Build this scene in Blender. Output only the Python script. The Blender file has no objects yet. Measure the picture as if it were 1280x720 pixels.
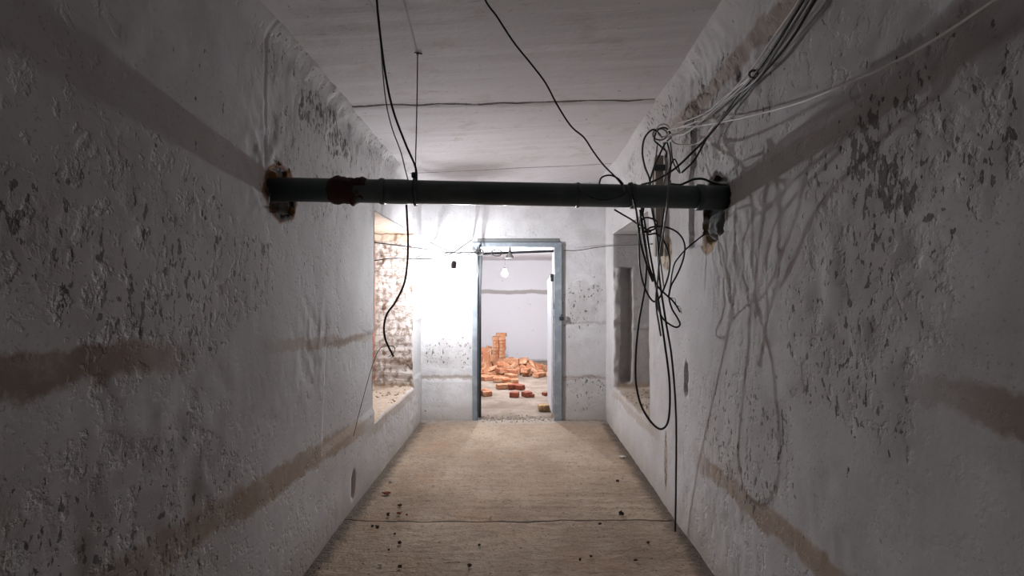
import bpy, bmesh, math, random
from mathutils import Vector, noise, Quaternion, Matrix
random.seed(5)
sc = bpy.context.scene
col = sc.collection
PI = math.pi
# ------------------------------------------------------------------ camera, world, exposure
EYE = 1.4; F = 640.0; VX, VY = 648.0, 369.0
cam = bpy.data.objects.new('camera', bpy.data.cameras.new('camera')); col.objects.link(cam)
cam.location = (0, 0, EYE); cam.rotation_euler = (PI/2, 0, 0)
cam.data.sensor_width = 36; cam.data.lens = 18.0; cam.data.clip_start = .02
cam.data.shift_x = -8/1280; cam.data.shift_y = 9/1280
sc.camera = cam
sc.view_settings.view_transform = 'Standard'; sc.view_settings.look = 'None'
sc.view_settings.exposure = 0.0; sc.view_settings.gamma = 1; sc.view_settings.use_curve_mapping = False
w = bpy.data.worlds.new('world'); sc.world = w; w.use_nodes = True
w.node_tree.nodes['Background'].inputs[0].default_value = (.8, .85, 1, 1)
w.node_tree.nodes['Background'].inputs[1].default_value = .02
BULB = 76.0          # watts radiated by the corridor bulb
FAR_BULB = 200.0      # ... and by the bulb in the room beyond
LAMP_COL = (.945, .955, 1.0)
# room sizes (metres, corridor runs along +Y)
XL, XR, YE, YB = -1.08, .98, 5.74, -5.0
NZ0, NZ1, NY0, NY1, ND = .43, 2.03, 3.84, 5.30, .42       # the two wall niches

def P(px, py, d):
    """world point seen at (px, py) at depth d along the corridor"""
    return Vector(((px-VX)/F*d, d, EYE-(py-VY)/F*d))
def ceil_z(x): return EYE + 1.17 + (x-XL)/(XR-XL)*.115

# ------------------------------------------------------------------ materials
class NT:
    def __init__(s, name, rough=.8, metal=0, spec=.3):
        s.m = bpy.data.materials.new(name); s.m.use_nodes = True
        s.t = s.m.node_tree; s.b = s.t.nodes['Principled BSDF']
        s.b.inputs['Roughness'].default_value = rough; s.b.inputs['Metallic'].default_value = metal
        s.b.inputs['Specular IOR Level'].default_value = spec
        s.co = s.n('ShaderNodeTexCoord').outputs['Object']
    def n(s, kind, **kw):
        n = s.t.nodes.new(kind)
        for k, v in kw.items(): setattr(n, k, v)
        return n
    def put(s, sock, v):
        if isinstance(v, bpy.types.NodeSocket): s.t.links.new(v, sock)
        elif v is not None:
            if isinstance(v, (tuple, list)) and len(v) == 3 and sock.type == 'RGBA': v = (*v, 1)
            sock.default_value = v
    def noise(s, scale, detail=4, rough=.55, vec=None, dist=0, out='Fac'):
        n = s.n('ShaderNodeTexNoise'); s.put(n.inputs['Vector'], vec or s.co)
        n.inputs['Scale'].default_value = scale; n.inputs['Detail'].default_value = detail
        n.inputs['Roughness'].default_value = rough; n.inputs['Distortion'].default_value = dist
        return n.outputs[out]
    def math(s, op, a, b=None, c=None, clamp=False):
        n = s.n('ShaderNodeMath', operation=op, use_clamp=clamp)
        s.put(n.inputs[0], a); s.put(n.inputs[1], b); s.put(n.inputs[2], c)
        return n.outputs[0]
    def step(s, v, a, b, lo=0., hi=1.):
        n = s.n('ShaderNodeMapRange', interpolation_type='SMOOTHSTEP')
        s.put(n.inputs[0], v)
        for i, q in enumerate((a, b, lo, hi)): s.put(n.inputs[i+1], q)
        return n.outputs[0]
    def mix(s, f, a, b, mode='MIX'):
        n = s.n('ShaderNodeMix', data_type='RGBA', blend_type=mode)
        s.put(n.inputs[0], f); s.put(n.inputs[6], a); s.put(n.inputs[7], b)
        return n.outputs[2]
    def map(s, sc=(1,1,1), loc=(0,0,0), rot=(0,0,0)):
        n = s.n('ShaderNodeMapping'); s.put(n.inputs[0], s.co)
        n.inputs['Scale'].default_value = sc; n.inputs['Location'].default_value = loc; n.inputs['Rotation'].default_value = rot
        return n.outputs[0]
    def xyz(s):
        n = s.n('ShaderNodeSeparateXYZ'); s.put(n.inputs[0], s.co); return n.outputs
    def bump(s, h, strength=.5, dist=.01):
        n = s.n('ShaderNodeBump'); s.put(n.inputs['Height'], h)
        n.inputs['Strength'].default_value = strength; n.inputs['Distance'].default_value = dist
        s.put(s.b.inputs['Normal'], n.outputs[0])
    def color(s, c): s.put(s.b.inputs['Base Color'], c)

def plain(name, c, rough=.5, metal=0, spec=.4, var=.15, scale=30):
    t = NT(name, rough, metal, spec)
    t.color(t.mix(t.noise(scale, 3), tuple(v*(1-var) for v in c), tuple(min(1, v*(1+var)) for v in c)))
    return t.m

def blob(t, y, z, cy, cz, ry, rz, n, amp=.5):
    """ragged elliptical stain and hole-shade mask on a wall (1 inside)"""
    a = t.math('DIVIDE', t.math('SUBTRACT', y, cy), ry); b = t.math('DIVIDE', t.math('SUBTRACT', z, cz), rz)
    r = t.math('SQRT', t.math('ADD', t.math('MULTIPLY', a, a), t.math('MULTIPLY', b, b)))
    r = t.math('ADD', r, t.math('MULTIPLY', t.math('SUBTRACT', n, .5), amp*2))
    return t.step(r, 1.08, .92)

def wall_mat(name, bands, hole=None, side=0, base=(.585, .575, .575), rough_zone=None):
    t = NT(name, .85, 0, .25); x, y, z = t.xyz()
    big = t.noise(1.1, 5, .6); mid = t.noise(6, 6, .65); fine = t.noise(38, 5, .6)
    c = t.mix(t.step(big, .35, .68), tuple(v*.80 for v in base), base)
    c = t.mix(t.step(mid, .40, .75), c, t.mix(.5, c, (.50, .485, .50)))
    c = t.mix(t.step(fine, .58, .75), c, t.mix(.4, c, (.40, .39, .39)))
    # vertical brush / run streaks
    st = t.noise(3, 5, .7, vec=t.map((5, 5, .6)))
    c = t.mix(t.step(st, .56, .8), c, t.mix(.25, c, (.40, .375, .36)))
    patch = t.noise(2.6, 4, .6); c = t.mix(t.math('MULTIPLY', t.step(patch, .46, .58), .30), c, (.44, .42, .41))
    # bare concrete showing at block joints
    zn = t.math('ADD', z, t.math('MULTIPLY', t.math('SUBTRACT', t.noise(2.3, 6, .65), .5), .16))
    zn = t.math('ADD', zn, t.math('MULTIPLY', t.math('SUBTRACT', t.noise(17, 5, .7), .5), .07))
    for (z0, slope, half, cc, y0, y1, amt) in bands:
        zc = t.math('ADD', t.math('MULTIPLY', t.math('SUBTRACT', 3.3, y), slope), z0)
        d = t.math('ABSOLUTE', t.math('SUBTRACT', zn, zc))
        k = t.math('MULTIPLY', t.step(d, half*1.25, half*.7), t.math('MULTIPLY', t.step(y, y0-.25, y0+.25), t.step(y, y1+.25, y1-.25)))
        k = t.math('MULTIPLY', k, t.step(t.noise(9, 6, .7), .25, .5, amt*.55, amt))
        c = t.mix(k, c, t.mix(fine, tuple(v*.75 for v in cc), cc))
    # damp dirt near the floor
    k = t.math('MULTIPLY', t.step(t.math('ADD', z, t.math('MULTIPLY', mid, .35)), .42, .12), .7)
    c = t.mix(k, c, (.40, .34, .28))
    # pits and flakes
    vz = t.map((1, 1, .55))
    pit = t.noise(44, 4, .55, vec=vz); pm = t.step(t.noise(1.7, 4, .6), .42, .66)
    th = t.math('SUBTRACT', .745, t.math('MULTIPLY', pm, .075))
    zsum = 0.
    if rough_zone:
        for rz in rough_zone:
            zone = blob(t, x if side else y, z, *rz, t.noise(4, 5, .7), .9)
            th = t.math('SUBTRACT', th, t.math('MULTIPLY', zone, .115)); zsum = t.math('MAXIMUM', zsum, zone)
    pk = t.step(t.math('SUBTRACT', pit, th), 0, .035)
    c = t.mix(t.math('MULTIPLY', pk, .92), c, (.075, .068, .064))
    grain = t.math('MULTIPLY', t.step(t.noise(85, 4, .6), .58, .68), t.step(t.noise(3.1, 4, .6), .42, .62, .1, .65)); c = t.mix(grain, c, (.24, .22, .21))
    c = t.mix(t.math('MULTIPLY', zsum, .25), c, (.36, .335, .315)) if rough_zone else c
    p2 = t.step(t.noise(17, 3, .6), .735, .76); c = t.mix(t.math('MULTIPLY', p2, .7), c, (.16, .14, .13))
    if hole:
        for (cy, cz, ry, rz2, cc) in hole:
            k = blob(t, x if side else y, z, cy, cz, ry, rz2, t.noise(11, 5, .7), .32)
            c = t.mix(k, c, t.mix(t.step(t.noise(22, 3), .4, .6), cc, tuple(v*.35 for v in cc)))
    t.color(c)
    coarse = t.step(t.noise(1.4, 3), .42, .62)
    h = t.math('ADD', t.math('MULTIPLY', t.noise(5, 4, .5), .5), t.math('MULTIPLY', t.noise(60, 3, .5), .035))
    pock = t.step(t.noise(19, 4, .6), .52, .66)
    h = t.math('SUBTRACT', h, t.math('MULTIPLY', pock, t.math('ADD', t.math('ADD', .05, t.math('MULTIPLY', zsum, .22)), t.math('MULTIPLY', coarse, .25))))
    h = t.math('SUBTRACT', h, t.math('MULTIPLY', t.step(t.noise(9, 5, .65), .5, .7), t.math('MULTIPLY', zsum, .22)))
    h = t.math('SUBTRACT', h, t.math('MULTIPLY', pk, .35))
    t.bump(h, .6, .014)
    return t

TAN = (.40, .31, .235); BROWN = (.29, .205, .155); RUST = (.42, .15, .05)
WL = wall_mat('whitewashed_plaster_left',
    [(.50, .062, .060, TAN, -3, 3.6, .9), (1.115, .055, .030, TAN, 2.3, 3.75, .75), (1.13, .045, .045, BROWN, -3, 1.6, .9),
     (.40, 0, .05, TAN, 3.7, 5.3, .6)],
    hole=[(2.34, 1.865, .175, .130, (.26, .12, .05)), (2.345, 1.86, .155, .115, (.035, .02, .015))],  # rust-brown rim, then the hole's inner shade painted near black
    rough_zone=[(3.4, 2.45, 1.3, .22), (2.75, 2.15, .5, .3), (1.3, .7, .6, .35), (1.6, 1.5, .6, .3)])
# ... brickwork under thin whitewash inside the left niche
def niche_brick(t, cond_x):
    x, y, z = t.xyz()
    cb = t.n('ShaderNodeCombineXYZ'); t.put(cb.inputs[0], t.math('ADD', x, y)); t.put(cb.inputs[1], z)
    jit = t.n('ShaderNodeVectorMath', operation='ADD'); t.put(jit.inputs[0], cb.outputs[0])
    nc = t.n('ShaderNodeVectorMath', operation='SCALE'); t.put(nc.inputs[0], t.noise(7, 3, out='Color')); nc.inputs['Scale'].default_value = .07
    t.put(jit.inputs[1], nc.outputs[0])
    br = t.n('ShaderNodeTexBrick'); t.put(br.inputs['Vector'], jit.outputs[0])
    br.inputs['Scale'].default_value = 1; br.inputs['Brick Width'].default_value = .26; br.inputs['Row Height'].default_value = .078
    br.inputs['Mortar Size'].default_value = .008; br.inputs['Mortar Smooth'].default_value = .6
    mask = t.step(x, cond_x+.005, cond_x-.005) if cond_x < 0 else t.step(x, cond_x-.005, cond_x+.005)
    old = t.b.inputs['Base Color'].links[0].from_socket
    bare = t.step(t.noise(5.5, 4, .6), .64, .70)
    c = t.mix(bare, (.60, .575, .55), (.42, .27, .18))
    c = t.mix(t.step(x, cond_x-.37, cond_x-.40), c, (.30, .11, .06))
    c = t.mix(t.step(t.noise(16, 5, .7), .47, .60), c, (.27, .22, .185))
    c = t.mix(t.math('MULTIPLY', br.outputs['Fac'], .6), c, (.30, .25, .21))
    top = t.step(z, 1.93, 1.99)
    c = t.mix(t.math('MULTIPLY', top, .8), c, (.58, .48, .38))
    sill = t.step(z, .50, .455)
    c = t.mix(t.math('MULTIPLY', sill, .9), c, t.mix(t.noise(20, 5, .7), (.33, .25, .18), (.62, .52, .42)))
    t.color(t.mix(mask, old, c))
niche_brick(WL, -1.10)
WR = wall_mat('whitewashed_plaster_right',
    [(.52, 0, .050, TAN, -3, 2.75, .9), (1.13, .02, .045, BROWN, -3, 1.15, .9), (2.44, 0, .045, (.36, .30, .25), -3, 3.3, .85),
     (.40, 0, .05, TAN, 3.6, 5.3, .5)],
    hole=[(2.64, 1.70, .12, .09, (.42, .29, .17)), (2.53, 1.86, .175, .145, (.05, .03, .02)), (3.40, 1.68, .12, .12, (.44, .36, .26)), (3.40, .30, .035, .2, (.42, .33, .25))],  # the near-black entry paints the shade inside the pipe hole
    rough_zone=[(2.5, 2.2, .65, .30), (3.6, 2.45, 1., .2), (1.55, 1.4, .35, .42), (2.3, .8, .45, .3), (1.2, 1.8, .3, .2)])
def grey_zone(t):
    x, y, z = t.xyz()
    old = t.b.inputs['Base Color'].links[0].from_socket
    m = t.step(x, 1.0, 1.03)
    k1 = t.math('MULTIPLY', m, t.step(y, 5.0, 5.1))          # bare concrete jamb
    c = t.mix(t.math('MULTIPLY', k1, .8), old, t.mix(t.noise(12, 5, .7), (.22, .21, .21), (.50, .48, .47)))
    k2 = t.math('MULTIPLY', m, t.math('MULTIPLY', t.step(y, 3.0, 2.95), t.step(z, 1.62, 1.66)))   # blue-grey tint in the chase
    c = t.mix(t.math('MULTIPLY', k2, .85), c, (.50, .53, .555))
    sill = t.math('MULTIPLY', m, t.math('MULTIPLY', t.step(z, .52, .47), t.step(y, 3.6, 3.7)))
    c = t.mix(t.math('MULTIPLY', sill, .9), c, t.mix(t.noise(20, 5, .7), (.30, .23, .17), (.50, .42, .34)))
    t.color(c)
grey_zone(WR)
WE = wall_mat('whitewashed_blocks_end', [(.47, 0, .02, TAN, -9, 99, .55), (1.07, 0, .012, (.45, .42, .40), -9, 99, .6)],
    base=(.72, .72, .735), side=1,
    rough_zone=[(-.78, .74, .30, .17), (.72, 1.32, .22, .30), (.72, .3, .3, .2)])
CE = NT('ceiling_slab', .85, 0, .2)
def _ceil():
    t = CE; x, y, z = t.xyz()
    big = t.noise(1.2, 5, .6); lines = t.noise(3, 6, .65, vec=t.map((.5, 7, 1)))
    c = t.mix(big, (.50, .475, .48), (.64, .615, .625))
    c = t.mix(t.step(lines, .58, .78), c, (.53, .49, .475))
    blot = t.noise(4.5, 6, .7)
    c = t.mix(t.math('MULTIPLY', t.step(blot, .52, .68), .5), c, (.45, .40, .38))
    stk = t.math('MULTIPLY', t.step(t.noise(9, 5, .7, vec=t.map((.7, 5, 1))), .60, .68), t.step(t.noise(2, 3), .45, .6)); c = t.mix(t.math('MULTIPLY', stk, .55), c, (.22, .19, .18))
    pk = t.step(t.noise(26, 3), .70, .74); c = t.mix(t.math('MULTIPLY', pk, .7), c, (.15, .13, .12))
    h = t.math('ADD', t.math('MULTIPLY', lines, .35), t.math('MULTIPLY', t.noise(30, 4), .25))
    # slab joints, slightly skewed
    for (y0, k, dk, wd) in ((3.26, .085, .9, .010), (4.92, .03, .85, .013), (3.72, .03, .3, .006), (4.25, .05, .2, .005), (1.9, .06, .3, .006)):
        yy = t.math('ADD', t.math('SUBTRACT', t.math('SUBTRACT', y, y0), t.math('MULTIPLY', x, k)), t.math('MULTIPLY', t.math('SUBTRACT', t.noise(5, 4), .5), .03))
        a = t.math('ABSOLUTE', yy)
        j = t.math('MULTIPLY', t.step(a, wd, wd*.3), t.step(t.noise(14, 4), .3, .5, .5, 1))
        c = t.mix(t.math('MULTIPLY', j, dk), c, (.10, .085, .08)); h = t.math('SUBTRACT', h, t.math('MULTIPLY', j, 2*dk))
    t.color(c); t.bump(h, .5, .012)
_ceil()
FL = NT('concrete_floor', .9, 0, .2)
def _floor():
    t = FL; x, y, z = t.xyz()
    n1 = t.noise(1.3, 5, .6); rib = t.noise(2.2, 6, .75, vec=t.map((3.6, 11, 1)), dist=.8); fine = t.noise(55, 5, .7)
    c = t.mix(t.step(n1, .3, .7), (.32, .235, .17), (.50, .39, .29))
    c = t.mix(t.math('MULTIPLY', t.step(rib, .50, .66), t.step(t.math('ADD', t.noise(1.1, 3), t.math('MULTIPLY', t.math('SUBTRACT', 3.6, y), .12)), .42, .62, .05, .6)), c, (.235, .17, .12))
    c = t.mix(t.math('MULTIPLY', t.step(t.noise(18, 6, .75), .5, .62), .55), c, (.25, .19, .14))
    c = t.mix(t.math('MULTIPLY', t.step(t.noise(5, 6, .7), .5, .68), .45), c, (.46, .38, .30))
    c = t.mix(t.math('MULTIPLY', t.step(fine, .56, .68), .6), c, (.17, .125, .09))
    sp = t.step(t.noise(46, 3, .6), .63, .67); c = t.mix(t.math('MULTIPLY', sp, .85), c, (.07, .05, .035))
    a = t.math('ABSOLUTE', t.math('ADD', t.math('SUBTRACT', y, 3.17), t.math('MULTIPLY', t.math('SUBTRACT', t.noise(3, 5), .5), .12)))
    j = t.step(a, .012, .003); c = t.mix(t.math('MULTIPLY', j, .75), c, (.10, .08, .06))
    sk = t.math('MULTIPLY', t.step(t.noise(2.6, 5, .7, vec=t.map((1.3, 16, 1))), .60, .66), t.step(t.math('ADD', t.noise(1.3, 3), t.math('ADD', t.math('MULTIPLY', x, .14), t.math('MULTIPLY', t.math('SUBTRACT', 3.4, y), .10))), .42, .62))
    c = t.mix(t.math('MULTIPLY', sk, .75), c, (.13, .09, .065))
    c = t.mix(t.math('MULTIPLY', t.step(t.noise(2.1, 4, .6), .50, .68), .4), c, (.42, .27, .17))
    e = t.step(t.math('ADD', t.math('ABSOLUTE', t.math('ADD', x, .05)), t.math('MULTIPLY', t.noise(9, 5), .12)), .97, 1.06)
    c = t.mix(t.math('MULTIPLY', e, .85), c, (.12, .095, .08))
    dust = t.math('MULTIPLY', t.step(y, 5.45, 5.72), t.step(t.noise(12, 5), .4, .6, .2, .9))
    c = t.mix(dust, c, (.40, .375, .35))
    t.color(c)
    h = t.math('ADD', t.math('MULTIPLY', rib, .9), t.math('MULTIPLY', fine, .45))
    h = t.math('SUBTRACT', t.math('ADD', h, t.math('MULTIPLY', t.noise(24, 5, .7), .8)), t.math('MULTIPLY', j, .8))
    t.bump(h, 1., .02)
_floor()
FF = NT('dusty_far_floor', .9, 0, .2)
FF.color(FF.mix(FF.step(FF.noise(3, 6, .65), .35, .7), (.22, .17, .13), (.36, .29, .24))); FF.bump(FF.noise(9, 6, .7), .6, .03)
FW = NT('far_room_plaster', .85, 0, .2)
def _fw():
    t = FW; x, y, z = t.xyz()
    c = t.mix(t.noise(1.5, 4), (.74, .73, .76), (.80, .79, .82))
    zz = t.math('ADD', z, t.math('MULTIPLY', t.math('SUBTRACT', t.noise(2.2, 5), .5), .09))
    b = t.math('MULTIPLY', t.step(t.math('ABSOLUTE', t.math('SUBTRACT', zz, 1.468)), .055, .03), t.step(y, 10.6, 10.75))
    c = t.mix(t.math('MULTIPLY', b, .85), c, (.36, .33, .31))
    c = t.mix(t.math('MULTIPLY', t.step(z, .06, .0), .6), c, (.2, .17, .15))
    c = t.mix(t.math('MULTIPLY', t.step(t.noise(7, 3), .68, .74), .4), c, (.40, .37, .36))
    t.color(c); t.bump(t.noise(10, 4), .3, .01)
_fw()
BRK = NT('fired_brick', .9, 0, .2)
def _brk():
    t = BRK; oi = t.n('ShaderNodeObjectInfo').outputs['Random']
    c = t.mix(oi, (.40, .14, .065), (.54, .28, .16))
    c = t.mix(t.step(t.noise(9, 4, .6, vec=None), .48, .66), c, (.60, .38, .24))
    c = t.mix(t.math('MULTIPLY', t.step(t.noise(30, 4), .56, .7), .6), c, (.33, .13, .07))
    t.color(c); t.bump(t.noise(35, 5, .7), .6, .01)
_brk()
OLD = NT('dull_yellow_brick', .9, 0, .2); OLD.color(OLD.mix(OLD.step(OLD.noise(8, 4), .45, .6), (.42, .27, .13), (.16, .095, .05))); OLD.bump(OLD.noise(30, 5), .6, .01)
CHIP = plain('red_brick_chip', (.24, .065, .035), .9, var=.5); DARKCHIP = plain('dark_grit', (.07, .05, .04), .9, var=.4)
WHITECHIP = plain('white_plaster_chip', (.75, .73, .70), .8); GREYCHIP = plain('grey_mortar_crumb', (.30, .25, .20), .9, var=.5, scale=80)
PIPE = NT('green_grey_pipe_paint', .42, 0, .5)
PIPE.color(PIPE.mix(PIPE.step(PIPE.noise(6, 5), .45, .7), (.060, .082, .085), (.095, .115, .112))); PIPE.bump(PIPE.noise(25, 4), .15, .004)
SEAL = NT('red_brown_sealant', .8); SEAL.color(SEAL.mix(SEAL.noise(18, 4), (.035, .016, .016), (.085, .03, .028))); SEAL.bump(SEAL.noise(25, 5), .8, .01)
CORE = NT('broken_brick_core', .95); CORE.color(CORE.mix(CORE.noise(20, 4), (.09, .035, .015), (.42, .21, .08)))
MORT = NT('dark_wet_mortar', .8); MORT.color(MORT.mix(MORT.noise(14, 5), (.09, .10, .105), (.26, .27, .27))); MORT.bump(MORT.noise(22, 5), .9, .015)
BLK = plain('black_cable_rubber', (.018, .018, .020), .45, var=.3, scale=8)
GRYC = plain('grey_cable_plastic', (.20, .19, .18), .5, var=.3, scale=6)
WHTC = plain('dusty_white_cable_plastic', (.66, .64, .62), .5, var=.2, scale=6)
WIRE = plain('dull_steel_wire', (.045, .043, .042), .6)
THIN = plain('thin_grey_wire', (.07, .066, .068), .6)
STEEL = NT('blue_grey_door_steel', .5, .15, .4)
STEEL.color(STEEL.mix(STEEL.step(STEEL.noise(7, 5), .45, .7), (.245, .285, .32), (.36, .40, .43))); STEEL.bump(STEEL.noise(18, 4), .2, .005)
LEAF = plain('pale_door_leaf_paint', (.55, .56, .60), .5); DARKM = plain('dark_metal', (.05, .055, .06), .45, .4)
WOOD = NT('rough_batten_wood', .8); WOOD.color(WOOD.mix(WOOD.noise(4, 6, .7, vec=WOOD.map((6, 6, .7))), (.23, .185, .15), (.46, .41, .36))); WOOD.bump(WOOD.noise(6, 5, vec=WOOD.map((8, 8, 1))), .5, .004)
def emit(name, c, s):
    m = bpy.data.materials.new(name); m.use_nodes = True; b = m.node_tree.nodes['Principled BSDF']
    b.inputs['Base Color'].default_value = (1, 1, 1, 1); b.inputs['Emission Color'].default_value = (*c, 1); b.inputs['Emission Strength'].default_value = s
    return m

# ------------------------------------------------------------------ helpers
def build(name, bm, mat, parent=None, smooth=True):
    me = bpy.data.meshes.new(name); bmesh.ops.recalc_face_normals(bm, faces=bm.faces[:]) if len(bm.faces) < 30000 else None
    bm.to_mesh(me); bm.free(); me.materials.append(mat)
    if smooth:
        for p in me.polygons: p.use_smooth = True
    o = bpy.data.objects.new(name, me); col.objects.link(o)
    if parent: o.parent = parent
    return o
def tag(o, label=None, cat=None, group=None, kind=None):
    if label: o['label'] = label
    if cat: o['category'] = cat
    if group: o['group'] = group
    if kind: o['kind'] = kind
    return o
def empty(name, loc, label, cat, group=None, kind=None):
    o = bpy.data.objects.new(name, None); col.objects.link(o); o.location = loc; o.empty_display_size = .1
    return tag(o, label, cat, group, kind)
def child(o, parent):
    """parent o, keeping its mesh where it was written in world space"""
    o.parent = parent; o.matrix_parent_inverse = Matrix.Translation(parent.location).inverted(); return o
def box(bm, a, b, bev=0):
    r = bmesh.ops.create_cube(bm, size=1)
    vs = r['verts']; a = Vector(a); b = Vector(b); c = (a+b)/2; d = b-a
    for v in vs: v.co = Vector((v.co.x*d.x+c.x, v.co.y*d.y+c.y, v.co.z*d.z+c.z))
    if bev:
        es = list({e for v in vs for e in v.link_edges})
        bmesh.ops.bevel(bm, geom=es, offset=bev, segments=2, affect='EDGES')
def spline(pts, n=8):
    pts = [Vector(p) for p in pts]; out = []
    e = [pts[0]*2-pts[1]] + pts + [pts[-1]*2-pts[-2]]
    for i in range(1, len(e)-2):
        a, b, c, d = e[i-1:i+3]
        for k in range(n):
            t = k/n; out.append(.5*((2*b)+(c-a)*t+(2*a-5*b+4*c-d)*t*t+(3*b-a-3*c+d)*t**3))
    out.append(pts[-1]); return out
def tube(bm, path, r, seg=8, cap=True):
    rr = r if callable(r) else (lambda t: r)
    T = [(path[min(i+1, len(path)-1)]-path[max(i-1, 0)]).normalized() for i in range(len(path))]
    u = T[0].orthogonal().normalized(); rings = []
    for i, p in enumerate(path):
        u = (u-T[i]*u.dot(T[i])); u = u.normalized() if u.length > 1e-6 else T[i].orthogonal().normalized()
        v = T[i].cross(u); R = rr(i/(len(path)-1))
        rings.append([bm.verts.new(p+(u*math.cos(a)+v*math.sin(a))*R) for a in [2*PI*k/seg for k in range(seg)]])
    for i in range(len(rings)-1):
        for k in range(seg):
            bm.faces.new((rings[i][k], rings[i][(k+1)%seg], rings[i+1][(k+1)%seg], rings[i+1][k]))
    if cap: bm.faces.new(rings[0][::-1]); bm.faces.new(rings[-1])
def cable(name, pts, r, mat, label, cat='cable', group=None, seg=8, n=10, world=False):
    w_ = [Vector(p) if world else P(*p) for p in pts]
    bm = bmesh.new(); tube(bm, spline(w_, n), r, seg)
    return tag(build(name, bm, mat), label, cat, group)
def lathe(bm, a, b, prof, seg=24):
    """profile [(t along a-b in metres, radius)]"""
    a = Vector(a); d = (Vector(b)-a).normalized(); u = d.orthogonal().normalized(); v = d.cross(u); rings = []
    for (t, r) in prof: rings.append([bm.verts.new(a+d*t+(u*math.cos(q)+v*math.sin(q))*max(r, 1e-4)) for q in [2*PI*k/seg for k in range(seg)]])
    for i in range(len(rings)-1):
        for k in range(seg): bm.faces.new((rings[i][k], rings[i][(k+1)%seg], rings[i+1][(k+1)%seg], rings[i+1][k]))
    bm.faces.new(rings[0][::-1]); bm.faces.new(rings[-1])
def ns(p, s, o=0): return noise.noise_vector(Vector((p[0]*s+o, p[1]*s-o, p[2]*s+2*o)))
def rough(p, k=1.):
    """relief of the hand-plastered concrete, the same field for every surface so edges stay joined"""
    m = noise.noise(Vector(p)*1.1+Vector((7, 3, 1)))*.5+.5
    m2 = max(0, noise.noise(Vector(p)*1.6+Vector((2, 9, 4)))+.05)
    return ns(p, 1.1)*.012*k + ns(p, 4.2, 3)*.0035*k + ns(p, 13, 9)*(.0008+.009*m2)*k + ns(p, 31, 5)*(.0004+.0055*m2)*k
def extra(p, y0, z0, ry, rz, a):
    r = math.hypot((p.y-y0)/ry, (p.z-z0)/rz); g = max(0, 1-r*r)
    return (ns(p, 9, 4)*.020 + ns(p, 24, 6)*.011)*a*g
def seq(a, b, s, dense=()):
    out = [a]; 
    while out[-1] < b-1e-6:
        c = out[-1]; st = s
        if c < .8 and a < -1: st = .12
        for (d0, d1, ds) in dense:
            if d0-1e-6 <= c < d1: st = ds
        nx = min(c+st, b)
        for q in BREAKS:
            if c+1e-6 < q < nx+st*.4 and q < b+1e-6: nx = q
        out.append(nx)
    return out
BREAKS = []
def grid(bm, us, vs, fn, skip=None, flip=False):
    V = [[bm.verts.new(fn(u, v)) for v in vs] for u in us]
    for i in range(len(us)-1):
        for j in range(len(vs)-1):
            if skip and skip((us[i]+us[i+1])/2, (vs[j]+vs[j+1])/2): continue
            q = (V[i][j], V[i+1][j], V[i+1][j+1], V[i][j+1]); bm.faces.new(q[::-1] if flip else q)
def finish(bm, fn, name, mat, kind='structure', flat=False):
    loose = [v for v in bm.verts if not v.link_faces]; bmesh.ops.delete(bm, geom=loose, context='VERTS')
    bmesh.ops.remove_doubles(bm, verts=bm.verts[:], dist=1e-4)
    for v in bm.verts: v.co = fn(v.co.copy())
    o = build(name, bm, mat); o['kind'] = kind; return o
# ------------------------------------------------------------------ the corridor shell
def ragged(y, z, cy, cz, ry, rz, s=9, amp=.35):
    a = math.atan2((z-cz)/rz, (y-cy)/ry); r = math.hypot((y-cy)/ry, (z-cz)/rz)
    return r/(1+amp*noise.noise(Vector((math.cos(a)*2.2, math.sin(a)*2.2, s))))
def sidewall(sgn, X, name, mat, push):
    global BREAKS
    bm = bmesh.new(); BREAKS = [NY0, NY1]
    ys = seq(YB, YE+.02, .02, [(2.0, 3.05, .01)]); BREAKS = [NZ0, NZ1]
    zs = seq(-.02, 2.78, .02, [(1.6, 2.1, .01)]); BREAKS = []
    hole = lambda y, z: NY0 < y < NY1 and NZ0 < z < NZ1
    grid(bm, ys, zs, lambda y, z: (X, y, z), hole)
    ny = [y for y in ys if NY0-1e-6 <= y <= NY1+1e-6]; nz = [z for z in zs if NZ0-1e-6 <= z <= NZ1+1e-6]
    nx = [X+sgn*ND*i/28 for i in range(29)]
    grid(bm, ny, nz, lambda y, z: (nx[-1], y, z))
    for z in (NZ0, NZ1): grid(bm, ny, nx, lambda y, x: (x, y, z))
    for y in (NY0, NY1): grid(bm, nz, nx, lambda z, x: (x, y, z))
    def f(p):
        q = push(p.copy()); k = 1.
        if sgn*(p.x-X) > .01: k = 1.5 if sgn < 0 else 1.
        q += rough(p, k)
        if abs(p.x-X) < 1e-3:
            if sgn > 0: q += extra(p, 2.75, 2.35, .95, .42, .9) + extra(p, 1.55, 1.4, .35, .45, .5)
            else: q += extra(p, 3.3, 2.45, 1.2, .25, .7) + extra(p, 1.5, .8, .6, .4, .35)
        return q
    return finish(bm, f, name, mat)
def cove(p, sgn):
    d = ceil_z(p.x)-p.z; wd = (.13 if sgn > 0 else .09)+.05*noise.noise(Vector((p.y*2.2, 0, sgn)))
    return -sgn*(.075 if sgn > 0 else .05)*max(0, 1-max(d, 0)/wd)**2
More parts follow.
